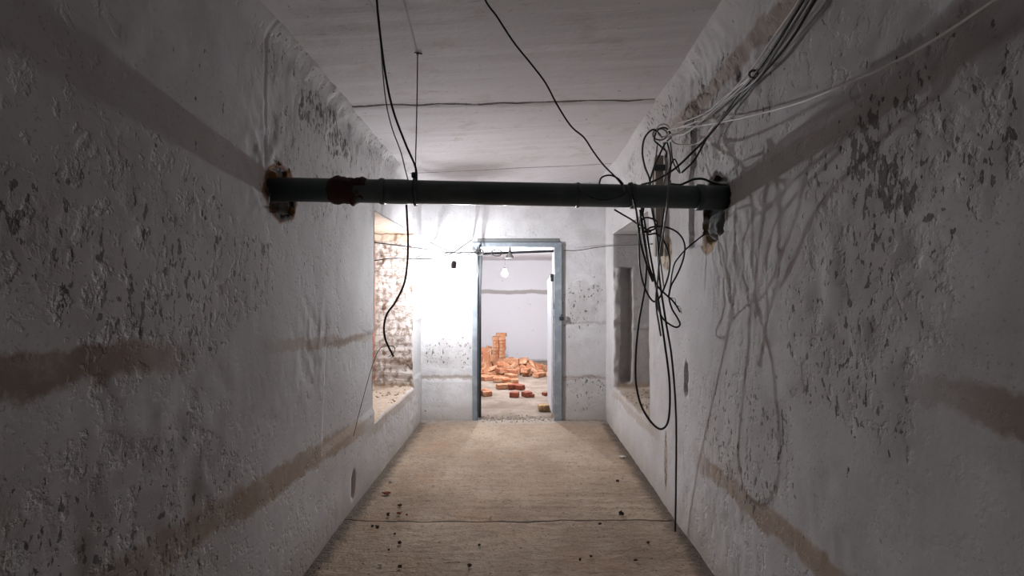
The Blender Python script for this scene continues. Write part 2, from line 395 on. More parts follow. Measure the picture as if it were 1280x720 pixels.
def push_left(p):
    if abs(p.x-XL) < 1e-3:
        p.x += cove(p, -1)
        r = ragged(p.y, p.z, 2.34, 1.865, .135, .10)
        if r < 1: p.x -= .22*min(1, (1-r)*12)
        r = ragged(p.y, p.z, 3.36, .17, .025, .09)
        if r < 1: p.x -= .05
        # shallow vertical steps between plaster coats
        if 2.18 < p.y < 2.20 and p.z > 1.95: p.x -= .003
        if p.y > 2.86+.1*(p.z-1) and .55 < p.z < 1.12: p.x -= .012
    elif p.z > NZ0+.02:                                    # brick courses in the niche
        c = (p.z/.078) % 1; k = (math.floor(p.z/.078) % 2)*.13
        b = ((p.x+p.y+k)/.26) % 1
        d = .010 if (c < .16 or b < .06) else 0
        d += .010*noise.cell(Vector((math.floor((p.x+p.y+k)/.26), math.floor(p.z/.078), 3)))
        if p.y > NY1-.02: p.y += d
        elif p.x < XL-ND+.02: p.x -= d
    if NZ0-1e-3 < p.z < NZ0+1e-3 and p.x < XL-1e-3: p.z += .03*(noise.noise(p*5)+.3)
    return p
def push_right(p):
    if abs(p.x-XR) < 1e-3:
        p.x += cove(p, 1)
        r = min(ragged(p.y, p.z, 2.53, 1.86, .16, .12, 4), ragged(p.y, p.z, 2.56, 1.76, .14, .10, 14))
        if r < 1: p.x += .20*min(1, (1-r)*12)
        elif 2.72 < p.y < 2.93+.01*noise.noise(p*5) and 1.66 < p.z < 2.36: p.x += .022
        r = ragged(p.y, p.z, 2.99, .905, .035, .10)
        if r < 1: p.x += .035
        if p.z > 2.43+.02*noise.noise(p*3): p.x -= .022*min(1, (p.z-2.43)/.04)   # thicker coat under the slab
        if p.y < 2.3 and 2.30 < p.z < 2.43: p.x += .008
    elif XR+.075+.02*noise.noise(p*9) < p.x < XR+.18 and p.y > NY1-1e-3 and .5 < p.z < 1.68: p.y += .11      # chased slot in the jamb
    elif XR < p.x < XR+.08 and p.y > NY1-1e-3 and .5 < p.z < 1.68: p.y -= .03*noise.noise(p*12)
    elif p.y > NY1-1e-3 and abs(p.z-1.07) < .02: p.y -= .02
    if NZ0-1e-3 < p.z < NZ0+1e-3 and p.x > XR+1e-3: p.z += .03*(noise.noise(p*5)+.3)
    return p
sidewall(-1, XL, 'wall_left', WL.m, push_left)
sidewall(1, XR, 'wall_right', WR.m, push_right)
# end wall with a doorway, .36 thick
DX0, DX1, DZ = -.455, .405, 1.99
bm = bmesh.new(); BREAKS = [DX0, DX1]
xs = seq(-1.12, 1.02, .02); BREAKS = [DZ]; zs = seq(-.02, 2.78, .02); BREAKS = []
grid(bm, xs, zs, lambda x, z: (x, YE, z), lambda x, z: DX0 < x < DX1 and z < DZ)
dz_ = [z for z in zs if z <= DZ+1e-6]; dx_ = [x for x in xs if DX0-1e-6 <= x <= DX1+1e-6]; dy_ = [YE+.36*i/12 for i in range(13)]
for x in (DX0, DX1): grid(bm, dy_, dz_, lambda y, z: (x, y, z))
grid(bm, dx_, dy_, lambda x, y: (x, y, DZ))
xs2 = sorted({DX0, DX1} | {-3.0+.25*i for i in range(25)}); zs2 = sorted({0., .5, 1., 1.5, DZ, 2.14, 2.4})
grid(bm, xs2, zs2, lambda x, z: (x, YE+.36, z), lambda x, z: DX0 < x < DX1 and z < DZ)
def push_end(p):
    q = p.copy(); k = .45
    if p.y < YE+1e-3:
        if p.z > 2.0+.01*noise.noise(p*6): q.y -= .012          # lintel band
        if abs(p.z-1.07) < .012 or abs(p.z-.47) < .01: q.y += .006
        k = .45 + (.55 if (p.z < 1.05 or p.x > .5) else 0)
        if .55 < p.z < .95 and p.x < -.45: k = 1.6
    return q + rough(p, k)
finish(bm, push_end, 'wall_end', WE.m)
# floor, ceiling, rear wall
bm = bmesh.new(); grid(bm, seq(-1.14, 1.04, .04), seq(YB, YE+.06, .02), lambda x, y: (x, y, 0))
def rib(p):
    h = .0045*noise.noise(Vector((p.x*.7, p.y*17, 0)))+.002*noise.noise(Vector((p.x*3, p.y*33, 5)))
    p.z += h*(1.3 if p.x > 0 else .8) + .004*noise.noise(p*2.2); return p
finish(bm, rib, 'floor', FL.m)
bm = bmesh.new(); grid(bm, seq(-1.2, 1.14, .04), seq(YB, YE+.3, .03), lambda x, y: (x, y, ceil_z(x)))
def cl(p):
    p.z += .010*noise.noise(p*1.3) + .003*noise.noise(Vector((p.x*1.5, p.y*14, 0)))
    if p.y > 3.27+.085*p.x: p.z -= .012
    return p
finish(bm, cl, 'ceiling', CE.m)
bm = bmesh.new(); grid(bm, seq(-1.2, 1.1, .1), seq(-.02, 2.8, .1), lambda x, z: (x, YB, z)); finish(bm, lambda p: p, 'wall_back', plain('dark_far_wall', (.12, .12, .12), .9))
# the room beyond
YF = 10.9; FH = 2.14
bm = bmesh.new(); grid(bm, seq(-3, 3.01, .06), seq(YE-.0, YF+.05, .05), lambda x, y: (x, y, -.002))
finish(bm, lambda p: p+Vector((0, 0, .012*noise.noise(p*2.5)+.006*noise.noise(p*9) if p.y > YE+.3 else -.001)), 'floor.001', FF.m)
bm = bmesh.new(); box(bm, (-3.1, YE+.34, FH), (3.1, YF+.1, FH+.15)); o = build('ceiling.001', bm, FW.m, smooth=False); o['kind'] = 'structure'
bm = bmesh.new(); grid(bm, [-3+.1*i for i in range(61)], [.1*i-.1 for i in range(24)], lambda x, z: (x, YF, z)); finish(bm, lambda p: p+rough(p, .4), 'wall_far', FW.m)
for nm, x in (('wall_far_left', -3), ('wall_far_right', 3)):
    bm = bmesh.new(); box(bm, (x-.08, YE+.3, -.1), (x+.08, YF+.1, FH+.1)); o = build(nm, bm, FW.m, smooth=False); o['kind'] = 'structure'

# ------------------------------------------------------------------ door frame
dr = empty('door_1', (-.02, YE, 0), 'blue-grey steel door frame set in the white end wall', 'door frame', kind='structure')
def part(name, bm, mat, par, label=None, smooth=False):
    o = child(build(name, bm, mat, smooth=smooth), par)
    if label: o['label'] = label
    return o
bm = bmesh.new()
box(bm, (-.515, YE-.03, .0), (-.455, YE-.022, 1.985), .002); box(bm, (-.463, YE-.03, .0), (-.455, YE+.12, 1.985), .002)
box(bm, (-.49, YE-.036, .0), (-.482, YE-.028, 1.985), .002)
part('frame_post', bm, STEEL.m, dr)
bm = bmesh.new(); box(bm, (-.452, YE+.03, .02), (-.420, YE+.05, 1.93), .002); part('post_shade_strip', bm, DARKM, dr, 'dark strip imitating shade inside the left door post')  # added dark strip standing in for the shaded inner reveal
bm = bmesh.new()
box(bm, (.405, YE-.03, 0), (.485, YE-.022, 1.985), .002); box(bm, (.405, YE-.03, 0), (.413, YE+.12, 1.985), .002)
part('frame_post', bm, STEEL.m, dr)
bm = bmesh.new()
box(bm, (-.515, YE-.032, 1.935), (.485, YE-.024, 1.99), .002); box(bm, (-.515, YE-.03, 1.982), (.485, YE+.12, 1.99), .002)
part('frame_header', bm, STEEL.m, dr)
bm = bmesh.new(); box(bm, (-.46, YE-.02, 1.992), (.46, YE+.02, 2.035), .004); part('header_shadow_strip', bm, plain('header_shadow_grey', (.17, .18, .18), .7), dr, 'grey strip imitating the shadow above the steel header')  # solid grey strip in place of the shadow gap over the header
bm = bmesh.new(); box(bm, (.455, YE-.055, 1.12), (.505, YE-.028, 1.16), .003); lathe(bm, (.48, YE-.05, 1.165), (.48, YE-.05, 1.2), [(0, .012), (.02, .012)], 10)
part('lock_bracket', bm, DARKM, dr)
for z in (1.2, .62, .22):
    bm = bmesh.new(); lathe(bm, (.397, YE+.02, z-.04), (.397, YE+.02, z+.04), [(0, .008), (.005, .011), (.08, .011), (.085, .008)], 10); part('hinge', bm, STEEL.m, dr)
bm = bmesh.new(); box(bm, (.372, YE+.05, .06), (.396, YE+.36+.45, 1.60), .006)
part('door_leaf', bm, LEAF, dr, 'pale door leaf swung open into the far room')
bm = bmesh.new(); box(bm, (.36, YE+.04, 1.555), (.40, YE+.08, 1.64), .004); part('latch', bm, DARKM, dr)
# conduit under the header
cd = empty('conduit_bar', (0, YE+.06, 1.87), 'dark metal conduit crossing the doorway just under the header', 'conduit')
bm = bmesh.new(); lathe(bm, (-.455, YE+.06, 1.868), (.40, YE+.06, 1.90), [(0, .014), (.855, .014)], 14); part('tube', bm, DARKM, cd, smooth=True)
bm = bmesh.new(); lathe(bm, (-.094, YE+.05, 1.94), (-.094, YE+.05, 1.87), [(0, .012), (.075, .012)], 10); part('hanger', bm, DARKM, cd)
bm = bmesh.new(); lathe(bm, P(637, 314, YE+.03), P(637, 323, YE+.03), [(0, .012), (.02, .016), (.045, .034), (.07, .05), (.078, .047)], 18)
o = tag(build('lamp_holder', bm, GRYC), 'small grey bell-shaped lamp holder hanging under the conduit in the doorway', 'lamp holder')

# ------------------------------------------------------------------ bulbs
def bulb(loc, ax, label, watts, r=.030, cord=None):
    loc = Vector(loc); ax = Vector(ax).normalized()
    rt = empty('light_bulb', loc, label, 'light bulb')
    bm = bmesh.new(); top = loc - ax*.115
    lathe(bm, top, loc, [(0, .010), (.006, .022), (.03, .026), (.080, .026), (.084, .018)], 20); part('bulb_socket', bm, plain('bulb_socket_plastic', (.12, .12, .13), .5), rt, smooth=True)
    bm = bmesh.new(); lathe(bm, top, loc, [(.078, .013), (.088, .013)]+[(.115-math.cos(a)*r, math.sin(a)*r) for a in [PI*.22+PI*.78*i/12 for i in range(13)]], 24)
    area = 4*PI*r*r; part('bulb_glass', bm, emit('glowing_bulb_glass', LAMP_COL, watts/(PI*area)), rt, smooth=True)
    if cord:
        bm = bmesh.new(); tube(bm, spline([*[Vector(c) for c in cord], top+ax*.004], 8), .0028, 6); part('bulb_cord', bm, GRYC, rt, smooth=True)
    return rt
B1 = P(566, 341, 4.95)
bulb(B1, (-.12, 0, -1), 'lit bare bulb on dark socket hanging beside the left wall before the door', BULB, r=.02, cord=[P(580, 316, 4.98), P(574, 316, 4.96)])
B2 = P(631, 342, 7.9)
bulb(B2, (0, 0, -1), 'lit bare bulb hanging in the far room beyond the doorway', FAR_BULB, r=.042, cord=[(B2.x, B2.y, FH), (B2.x+.004, B2.y, B2.z+.2)])
# ------------------------------------------------------------------ the pipe across the corridor
A = P(337, 236.5, 2.30); B = P(912, 247.5, 2.42)
PR = .0535
pl = empty('drain_pipe', A.lerp(B, .5), 'dark green-grey drain pipe crossing the corridor overhead from wall to wall', 'pipe')
L = (B-A).length; D = (B-A).normalized()
def along(px):
    t0, t1 = 0., 1.
    for _ in range(40):
        m = (t0+t1)/2; q = A.lerp(B, m)
        if VX+F*q.x/q.y < px: t0 = m
        else: t1 = m
    return t0*L
bm = bmesh.new()
lathe(bm, A-D*.06, B+D*.05, [(0, PR), (L+.11, PR)], 40); part('pipe_run', bm, PIPE.m, pl, smooth=True)
def collar(px, wd, ex):
    t = along(px); bm = bmesh.new()
    lathe(bm, A+D*(t-wd/2), B, [(0, PR-.001), (.002, PR+ex*.7), (wd*.3, PR+ex), (wd*.7, PR+ex), (wd-.002, PR+ex*.7), (wd, PR-.001)], 40)
    part('pipe_collar', bm, PIPE.m, pl, smooth=True)
for px, wd, ex in ((478, .026, .006), (519, .018, .006), (497, .10, .0025), (722, .018, .005), (791, .03, .005)): collar(px, wd, ex)
t = along(870); bm = bmesh.new(); lathe(bm, A+D*t, B, [(0, PR-.001), (.004, PR+.008), (.03, PR+.008), (.034, PR+.004), (L-t+.03, PR+.004)], 40); part('pipe_socket', bm, PIPE.m, pl, smooth=True)
# lumpy sealant round a repaired joint
bm = bmesh.new(); ta, tb = along(411), along(461); n = 26; rings = []
for i in range(n+1):
    f = i/n; t = ta+(tb-ta)*f; rg = []
    for k in range(36):
        a = 2*PI*k/36; c = A+D*t; u = Vector((0, 0, 1)); v = D.cross(u).normalized()
        lump = .007+.010*noise.noise(Vector((f*4, math.cos(a)*1.6, math.sin(a)*1.6)))+.006*noise.noise(Vector((f*11, math.cos(a)*4, math.sin(a)*4)))
        if f > .62: lump -= .009*(f-.62)/.1 if math.sin(a) < .2 and f < .72 else (.009 if math.sin(a) < .2 else .002)
        e = min(1, min(f, 1-f)*7); R = PR+lump*e-.002*(1-e)
        rg.append(bm.verts.new(c+(u*math.sin(a)+v*math.cos(a))*R))
    rings.append(rg)
for i in range(n):
    for k in range(36): bm.faces.new((rings[i][k], rings[i][(k+1)%36], rings[i+1][(k+1)%36], rings[i+1][k]))
part('sealant_wrap', bm, SEAL.m, pl, 'red-brown lumpy sealant wrapped round the pipe', smooth=True)
# mortar packing under the right end
bm = bmesh.new(); bmesh.ops.create_icosphere(bm, subdivisions=4, radius=1)
c = Vector((1.06, 2.53, 1.75))
for v in bm.verts:
    d = v.co.copy(); v.co = c+Vector((d.x*.10, d.y*.105, d.z*.085))*(1+.35*noise.noise(d*1.8)+.12*noise.noise(d*6))
o = build('mortar_packing', bm, MORT.m); child(o, pl); o['label'] = 'dark grey mortar packed under the pipe at the right hand hole'
# broken brick bits showing round the left hole
for i, (px, py, sx, sz) in enumerate(((362, 218, .035, .03), (344, 222, .012, .03), (367, 266, .012, .03), (349, 205, .010, .012), (339, 262, .012, .018))):
    d = -XL*F/(VX-px); q = P(px, py, d); bm = bmesh.new(); bmesh.ops.create_icosphere(bm, subdivisions=2, radius=1)
    for v in bm.verts: dd = v.co.copy(); v.co = Vector((q.x-.012, q.y, q.z))+Vector((dd.x*.018, dd.y*sx*.8, dd.z*sz))*(1+.5*noise.noise(dd*2+Vector((i, 0, 0))))
    o = build('brick_fragment', bm, CORE.m, smooth=False)
    tag(o, ('orange brick fragment in the broken plaster just above the left end of the pipe', 'narrow brick sliver in the plaster left of the pipe hole',
        'thin brick sliver hanging below the left end of the pipe', 'small brick spot highest above the left pipe hole', 'small brick chip at the lower left of the pipe hole')[i], 'brick fragment', 'brick fragments round the left pipe hole')

# ------------------------------------------------------------------ cables
# left
cable('black_cable', [(470,-40,2.05), (471,0,2.08), (476,50,2.12), (483,100,2.17), (492,140,2.21), (507,180,2.24), (519,208,2.26), (521,226,2.275)], 0.0048, BLK, 'thick black cable hanging from the ceiling and tied to the pipe at its left half')
cable('grey_cable', [(473,-30,2.2), (475,40,2.25), (479,95,2.3), (483,130,2.33), (490,160,2.36), (501,190,2.38), (506,210,2.40), (511,228,2.42)], 0.0028, GRYC, 'thin grey cable hanging behind the thick black one to the left of the hanger wire')
cz = ceil_z(P(522,66,2.5).x); d0 = (cz-EYE)*F/(VY-66)
cable('hanger_wire', [(522,65,d0), (521.5,110,2.46), (520.5,160,2.42), (519.5,200,2.38), (519,224,2.36)], .0028, WIRE, 'straight steel hanger wire from a ceiling hook down to the pipe', 'wire')
q = P(522,66,d0); bm = bmesh.new(); tube(bm, [q+Vector((-.018, 0, .004)), q+Vector((.022, 0, -.006))], .004, 6); lathe(bm, q+Vector((0, 0, .02)), q, [(0, .006), (.03, .006)], 8)
tag(build('ceiling_hook', bm, WIRE), 'small steel hook in the ceiling holding the straight hanger wire', 'hook')
bm = bmesh.new(); t = along(519); c = A+D*t; ring = [c+(Vector((0, 0, 1))*math.sin(a)+Vector((0, -1, 0))*math.cos(a))*(PR+.0095) for a in [2*PI*k/28 for k in range(29)]]; tube(bm, ring, .0035, 6)
box(bm, c+Vector((-.012, -.03, PR+.006)), c+Vector((.012, .0, PR+.03)), .003)
tag(build('wire_tie', bm, BLK), 'black wire tie knotted round the pipe under the hanger wire', 'wire tie')
cable('black_cable', [(508,256,2.36), (509,275,2.36), (510,300,2.36), (509,330,2.36), (505,355,2.36), (494,378,2.36), (484,392,2.36), (480,408,2.36), (482,425,2.36), (492,446,2.36)], 0.0048, BLK, 'thick black cable hanging below the pipe in front of the left niche')
cable('hanging_string', [(486,446,2.38), (493,440,2.36), (492,433,2.38), (482,433,2.42), (474,437,2.5), (466,455,2.58), (456,490,2.66), (448,520,2.74), (442,545,2.8)], .0016, THIN, 'thin grey cord trailing from the end of the left hanging cable', 'string')
cable('black_cable', [(600,-60,1.8), (605,-5,2.03), (622,22,2.08), (643,54,2.13), (664,80,2.17), (682,104,2.2), (697,132,2.24), (714,158,2.27), (730,172,2.30), (742,190,2.32), (755,207,2.34), (770,222,2.35), (778,232,2.33)], 0.0041, BLK, 'long black cable slanting across the ceiling down to the middle right of the pipe')
# clump near the top of the right wall and the wires that leave it
K = (826, 170, 3.15)
def jit(i, a=1): return [random.uniform(-a, a) for _ in range(i)]
white = [
 [(1022,-30,1.62), (1006,5,1.72), (975,50,1.9), (940,95,2.13), (905,128,2.45), (870,152,2.75), (835,163,3.05)],
 [(1030,-30,1.60), (1012,5,1.70), (978,55,1.88), (943,92,2.10), (910,118,2.4), (880,142,2.7), (838,158,3.08)],
 [(1012,-30,1.64), (996,5,1.74), (968,45,1.92), (938,88,2.15), (898,132,2.5), (858,166,2.85), (838,168,3.05)],
]
wl = ['upper white cable in the bundle running down the top of the right wall', 'middle white cable in the bundle at the top of the right wall', 'lower white cable in the bundle at the top of the right wall']
sh = lambda L_: [(a_, b_, c_*.972) for a_, b_, c_ in L_]
for i, w_ in enumerate(white): cable('white_cable', sh(w_), .0038, WHTC, wl[i], 'cable', 'cables along the top of the right wall')
blk = [
 [(1018,-30,1.60), (1004,0,1.70), (972,52,1.87), (944,92,2.08), (920,122,2.3), (894,160,2.5), (866,190,2.65), (842,212,2.68), (818,226,2.6), (802,231,2.48)],
 [(1036,-30,1.58), (1018,2,1.68), (984,56,1.86), (948,98,2.06), (928,120,2.25), (900,152,2.45), (884,172,2.6), (868,200,2.7), (852,216,2.7)],
]
cable('black_cable', sh(blk[0]), 0.0055, BLK, 'thick black cable slanting from the top right corner down to the pipe')
cable('black_cable', sh(blk[1]), 0.0052, BLK, 'second black cable beside the slanting one, ending above the pipe')
cable('grey_cable', sh([(1026,-30,1.59), (1008,4,1.69), (974,58,1.86), (945,100,2.06), (915,122,2.35), (872,156,2.75), (834,172,3.05)]), 0.0052, GRYC, 'grey cable inside the bundle at the top of the right wall')
cable('white_cable', [(1300,-40,.90), (1190,36,1.10), (1110,82,1.30), (1050,108,1.50), (1000,128,1.72), (950,142,2.0), (905,152,2.35), (868,158,2.7), (845,160,2.95), (832,170,3.08)], 0.0037, WHTC, 'single white cable running alone along the right wall below the bundle')
cable('white_cable', [(836,164,3.08), (842,178,3.0), (858,181,2.9), (874,178,2.78), (890,160,2.6), (905,140,2.45)], 0.0041, WHTC, 'white cable sagging in a short loop beside the wire knot')
bm = bmesh.new(); c = P(*(942, 93, 2.02)); n_ = (P(975,45,1.88)-P(915,125,2.3)).normalized(); u = n_.orthogonal().normalized(); v = n_.cross(u)
tube(bm, [c+(u*math.cos(a)+v*math.sin(a))*.017 for a in [2*PI*k/20 for k in range(21)]], .005, 6); tag(build('cable_strap', bm, GRYC), 'grey strap holding the cable bundle high on the right wall', 'strap')
def ringpts(cx, cy, rx, ry, d, dd, a0, a1, n):
    return [(cx+rx*math.cos(a), cy+ry*math.sin(a), d+dd*math.sin(a*1.3)) for a in [a0+(a1-a0)*i/n for i in range(n+1)]]
cable('grey_cable', ringpts(825,168,9,7,3.1,.03,0,9.5,20), .005, GRYC, 'tight grey knot of wire at the top of the wooden batten', 'cable')
cable('white_cable', ringpts(829,163,8,8,3.05,.03,2,9.5,16), .004, WHTC, 'small white coil of wire in the knot above the batten', 'cable')
cable('black_cable', [(834,176,3.05), (839,170,3.0), (832,160,3.02), (822,163,3.04), (818,175,3.06), (826,183,3.05), (833,190,3.05), (832,197,3.05)], 0.0052, BLK, 'short black cable end hooked through the wire knot', 'cable')
# hanging from the knot, behind the pipe
cable('black_cable', [(828,172,3.05), (817,162,3.02), (806,172,3.0), (803,190,2.96), (806,208,2.9), (812,224,2.8), (813,240,2.75), (815,262,2.72), (822,300,2.7), (824,345,2.7), (832,400,2.72), (840,450,2.76), (845,520,2.84), (845,600,2.95), (844,664,3.02)], 0.0055, BLK, 'long black cable hanging from the wire knot all the way to the floor')
cable('black_cable', [(832,178,3.03), (826,190,3.0), (818,208,2.93), (813,224,2.86), (808,245,2.75), (803,275,2.7), (808,320,2.68), (806,360,2.68), (799,400,2.66), (795,440,2.65), (795,478,2.64), (802,508,2.63), (816,530,2.62), (828,536,2.62), (836,522,2.62), (837,480,2.62), (831,430,2.62), (822,370,2.62), (813,320,2.62), (806,280,2.62), (802,262,2.62), (801,240,2.62)], 0.0055, BLK, 'black cable forming the largest and lowest loop under the pipe')
cable('black_cable', [(834,178,3.02), (838,195,3.0), (838,215,2.92), (834,240,2.82), (829,270,2.78), (824,310,2.76), (822,350,2.75), (821,378,2.74), (828,397,2.73), (838,406,2.72), (846,409,2.72), (850,405,2.72), (846,396,2.72), (840,386,2.72), (836,371,2.72), (838,357,2.71)], .0048, BLK, 'black cable dropping from the wire knot into a narrow hook at the tangle lower right')
cable('black_cable', [(803,240,2.60), (802,264,2.60), (799,290,2.60), (799,315,2.60), (800,335,2.60), (804,354,2.60), (811,370,2.60), (818,377,2.60), (825,371,2.60), (831,358,2.60), (836,342,2.60), (837,326,2.60), (834,311,2.60), (828,299,2.60), (820,292,2.60), (811,293,2.60), (806,288,2.60)], .0046, BLK, 'black cable making the wide oval loop in the middle of the tangle')
cable('black_cable', [(806,292,2.66), (812,285,2.66), (824,283,2.66), (836,285,2.66), (846,290,2.66), (853,298,2.66), (856,308,2.66), (855,320,2.66), (851,333,2.66), (845,346,2.66), (839,357,2.67), (836,370,2.68)], .0048, BLK, 'black cable bowing out to the right side of the tangle')
cable('black_cable', [(838,178,3.0), (841,200,2.95), (845,210,2.9), (850,216,2.86), (843,199,2.86), (836,215,2.85), (836,228,2.82)], 0.0041, BLK, 'short black cable with a hooked end above the pipe')
cable('black_cable', [(905,274,2.52), (896,282,2.54), (884,290,2.58), (870,301,2.62), (858,311,2.64), (849,321,2.66), (843,330,2.68), (840,342,2.70), (838,356,2.71), (835,372,2.72)], .0040, BLK, 'black cable coming out of the right hand pipe hole into the tangle')
FRAY = cable('black_cable', [(800,262,2.48), (803,290,2.5), (807,312,2.52), (811,331,2.54), (817,348,2.55), (823,359,2.56), (832,368,2.57), (840,375,2.58), (846,383,2.60), (850,390,2.61)], .0046, BLK, 'black cable with a frayed tip ending at the right of the tangle')
fr = bmesh.new(); tube(fr, spline([P(*q_) for q_ in [(838,372,2.575), (844,374,2.59), (845,381,2.60), (850,384,2.61), (852,392,2.62)]], 8), .0016, 6); fo = build('frayed_strand', fr, THIN, FRAY)
cable('black_cable', [(768,262,2.5), (778,268,2.52), (790,275,2.55), (800,282,2.57), (812,288,2.57), (820,284,2.57), (820,276,2.57), (808,272,2.57), (800,278,2.57), (804,289,2.57), (814,290,2.57)], 0.0044, BLK, 'black cable curling from under the pipe into a small ring')
cable('grey_cable', [(838,226,2.27), (835,240,2.24), (834,258,2.25), (830,285,2.4), (826,310,2.5), (822,350,2.55), (820,380,2.56), (826,420,2.58)], 0.0046, GRYC, 'grey cable draped over the front of the pipe into the tangle')
cable('black_cable', [(790,229,2.40), (786,231,2.30), (790,244,2.26), (794,258,2.28), (796,268,2.34), (800,300,2.46), (808,330,2.5), (816,352,2.52)], 0.0053, BLK, 'black cable clipped over the front of the pipe above the tangle')
cable('black_cable', [(779,232,2.315), (781,240,2.27), (772,247,2.255), (752,250,2.255), (735,245,2.262), (724,236,2.285), (722,231,2.31)], 0.0039, BLK, 'black cable sagging across the front of the pipe at its joint')
cable('black_cable', [(749,230,2.36), (752,222,2.35), (762,219,2.34), (772,223,2.33), (779,230,2.32)], 0.0039, BLK, 'short black cable arching above the pipe')
cable('black_cable', [(838,230,2.46), (850,231,2.42), (858,228,2.4), (868,224,2.42), (880,224,2.45), (894,230,2.48), (908,232,2.52)], 0.0057, BLK, 'black cable arching over the pipe into the right hand hole')
# shorter strands round the knot and behind the pipe
cable('grey_cable', [(822,178,3.1), (820,195,3.08), (817,215,3.02), (816,240,2.98), (818,270,2.95), (822,300,2.92), (826,330,2.9), (830,360,2.9)], 0.0041, GRYC, 'grey cable hanging straight down beside the wooden batten')
cable('grey_cable', [(829,178,3.1), (834,200,3.05), (830,230,3.0), (826,262,2.95), (830,300,2.92)], 0.0034, GRYC, 'thin grey cable hanging in front of the wooden batten')
# batten and box at the knot
bt = empty('wall_batten', (.955, 3.42, 1.68), 'rough brown wooden batten fixed upright on the right wall behind the cables', 'batten')
bm = bmesh.new(); box(bm, (.912, 3.40, 1.66), (.965, 3.46, 2.33), .004)
part('board', bm, WOOD.m, bt)
bm = bmesh.new(); box(bm, (.895, 3.368, 2.22), (.968, 3.38, 2.26), .002); part('bracket', bm, DARKM, bt)
# thin wires near the end wall
cable('thin_wire', [(705,313,5.66), (722,313,5.5), (745,309.5,5.2), (770,307,4.8), (800,306,4.2), (815,305,3.6)], .0042, WIRE, 'thin dark wire strung from the right door post toward the tangle', 'wire')
cable('thin_wire', [(466,303,3.9), (500,307,4.2), (535,312,4.6), (560,315.5,4.95), (575,316,5.1), (590,315.5,5.4), (606,316,5.66)], .0045, WIRE, 'upper thin wire strung from the left niche to the door frame', 'wire')
cable('thin_wire', [(466,326,3.9), (490,323,4.1), (515,323.5,4.4), (540,323.5,4.6), (555,320,4.8), (568,315,4.97), (578,308,5.2), (588,301,5.6), (590,300,5.72)], .0042, WIRE, 'lower thin wire from the left niche rising to the door corner', 'wire')
cable('thin_wire', [(538,303,5.7), (550,309,5.5), (562,314,5.2), (574,317,5.1), (584,318,5.3), (596,314,5.62)], .0036, THIN, 'short thin wire from the end wall to the bulb wires', 'wire')
cable('thin_wire', [(520,322,4.45), (532,318,4.6), (548,318,4.8), (560,316,4.93), (566,316,4.97)], .0036, THIN, 'short pale wire running level beside the bulb cord', 'wire')
# cable coil and bundle on the left door post
cable('wire_coil', ringpts(621,316,6.5,4,5.62,.02,0,13,34), .006, WIRE, 'small coil of dark wire hanging in front of the conduit', 'wire')
cable('thin_wire', [(590,311,5.66), (598,318,5.66), (604,319,5.65), (612,320,5.65), (618,320,5.65), (628,323,5.64)], 0.0057, GRYC, 'grey wire looping from the left door post to the wire coil', 'wire')
cable('door_cable', [(600,306,5.67), (599,314,5.655), (602,318,5.66), (601.5,340,5.70), (600,380,5.72), (599,420,5.72), (599,460,5.72), (599,490,5.72), (598.5,514,5.72)], .008, DARKM, 'dark cable running down the inside of the left door post', 'cable')
cable('wire_knot', ringpts(599,315,5,4,5.64,.03,0,15,40), .006, GRYC, 'grey knot of wires at the top of the left door post', 'wire')

# ------------------------------------------------------------------ bricks
def brick_mesh(l, seed, broken=False):
    bm = bmesh.new(); r = bmesh.ops.create_cube(bm, size=1)
    for v in bm.verts: v.co = Vector((v.co.x*l, v.co.y*.12, v.co.z*.065))
    bmesh.ops.bevel(bm, geom=bm.edges[:], offset=.004, segments=1, affect='EDGES')
    bmesh.ops.subdivide_edges(bm, edges=[e for e in bm.edges if e.calc_length() > .04], cuts=3, use_grid_fill=True)
    for v in bm.verts:
        s = 1.
        if broken and v.co.x > l*.35: v.co.x += .022*noise.noise(v.co*22+Vector((seed, 0, 0)))
        v.co += noise.noise_vector(v.co*25+Vector((seed*3.1, 1, 2)))*.0022
    me = bpy.data.meshes.new('brick'); bmesh.ops.recalc_face_normals(bm, faces=bm.faces[:]); bm.to_mesh(me); bm.free(); me.materials.append(BRK.m); return me
WHOLE = [brick_mesh(.25, i) for i in range(5)]; HALF = {}
def brick(name, l, loc, q, label, group=None, mesh=None):
    if mesh is None:
        if l > .24: mesh = WHOLE[random.randrange(5)]
        else:
            k = round(l, 2)
            if k not in HALF: HALF[k] = brick_mesh(k, k*100, True)
            mesh = HALF[k]
    o = bpy.data.objects.new(name, mesh); col.objects.link(o); o.location = loc; o.rotation_mode = 'QUATERNION'; o.rotation_quaternion = q
    return tag(o, label, 'brick', group)
GB = 'bricks of the heap in the far room'
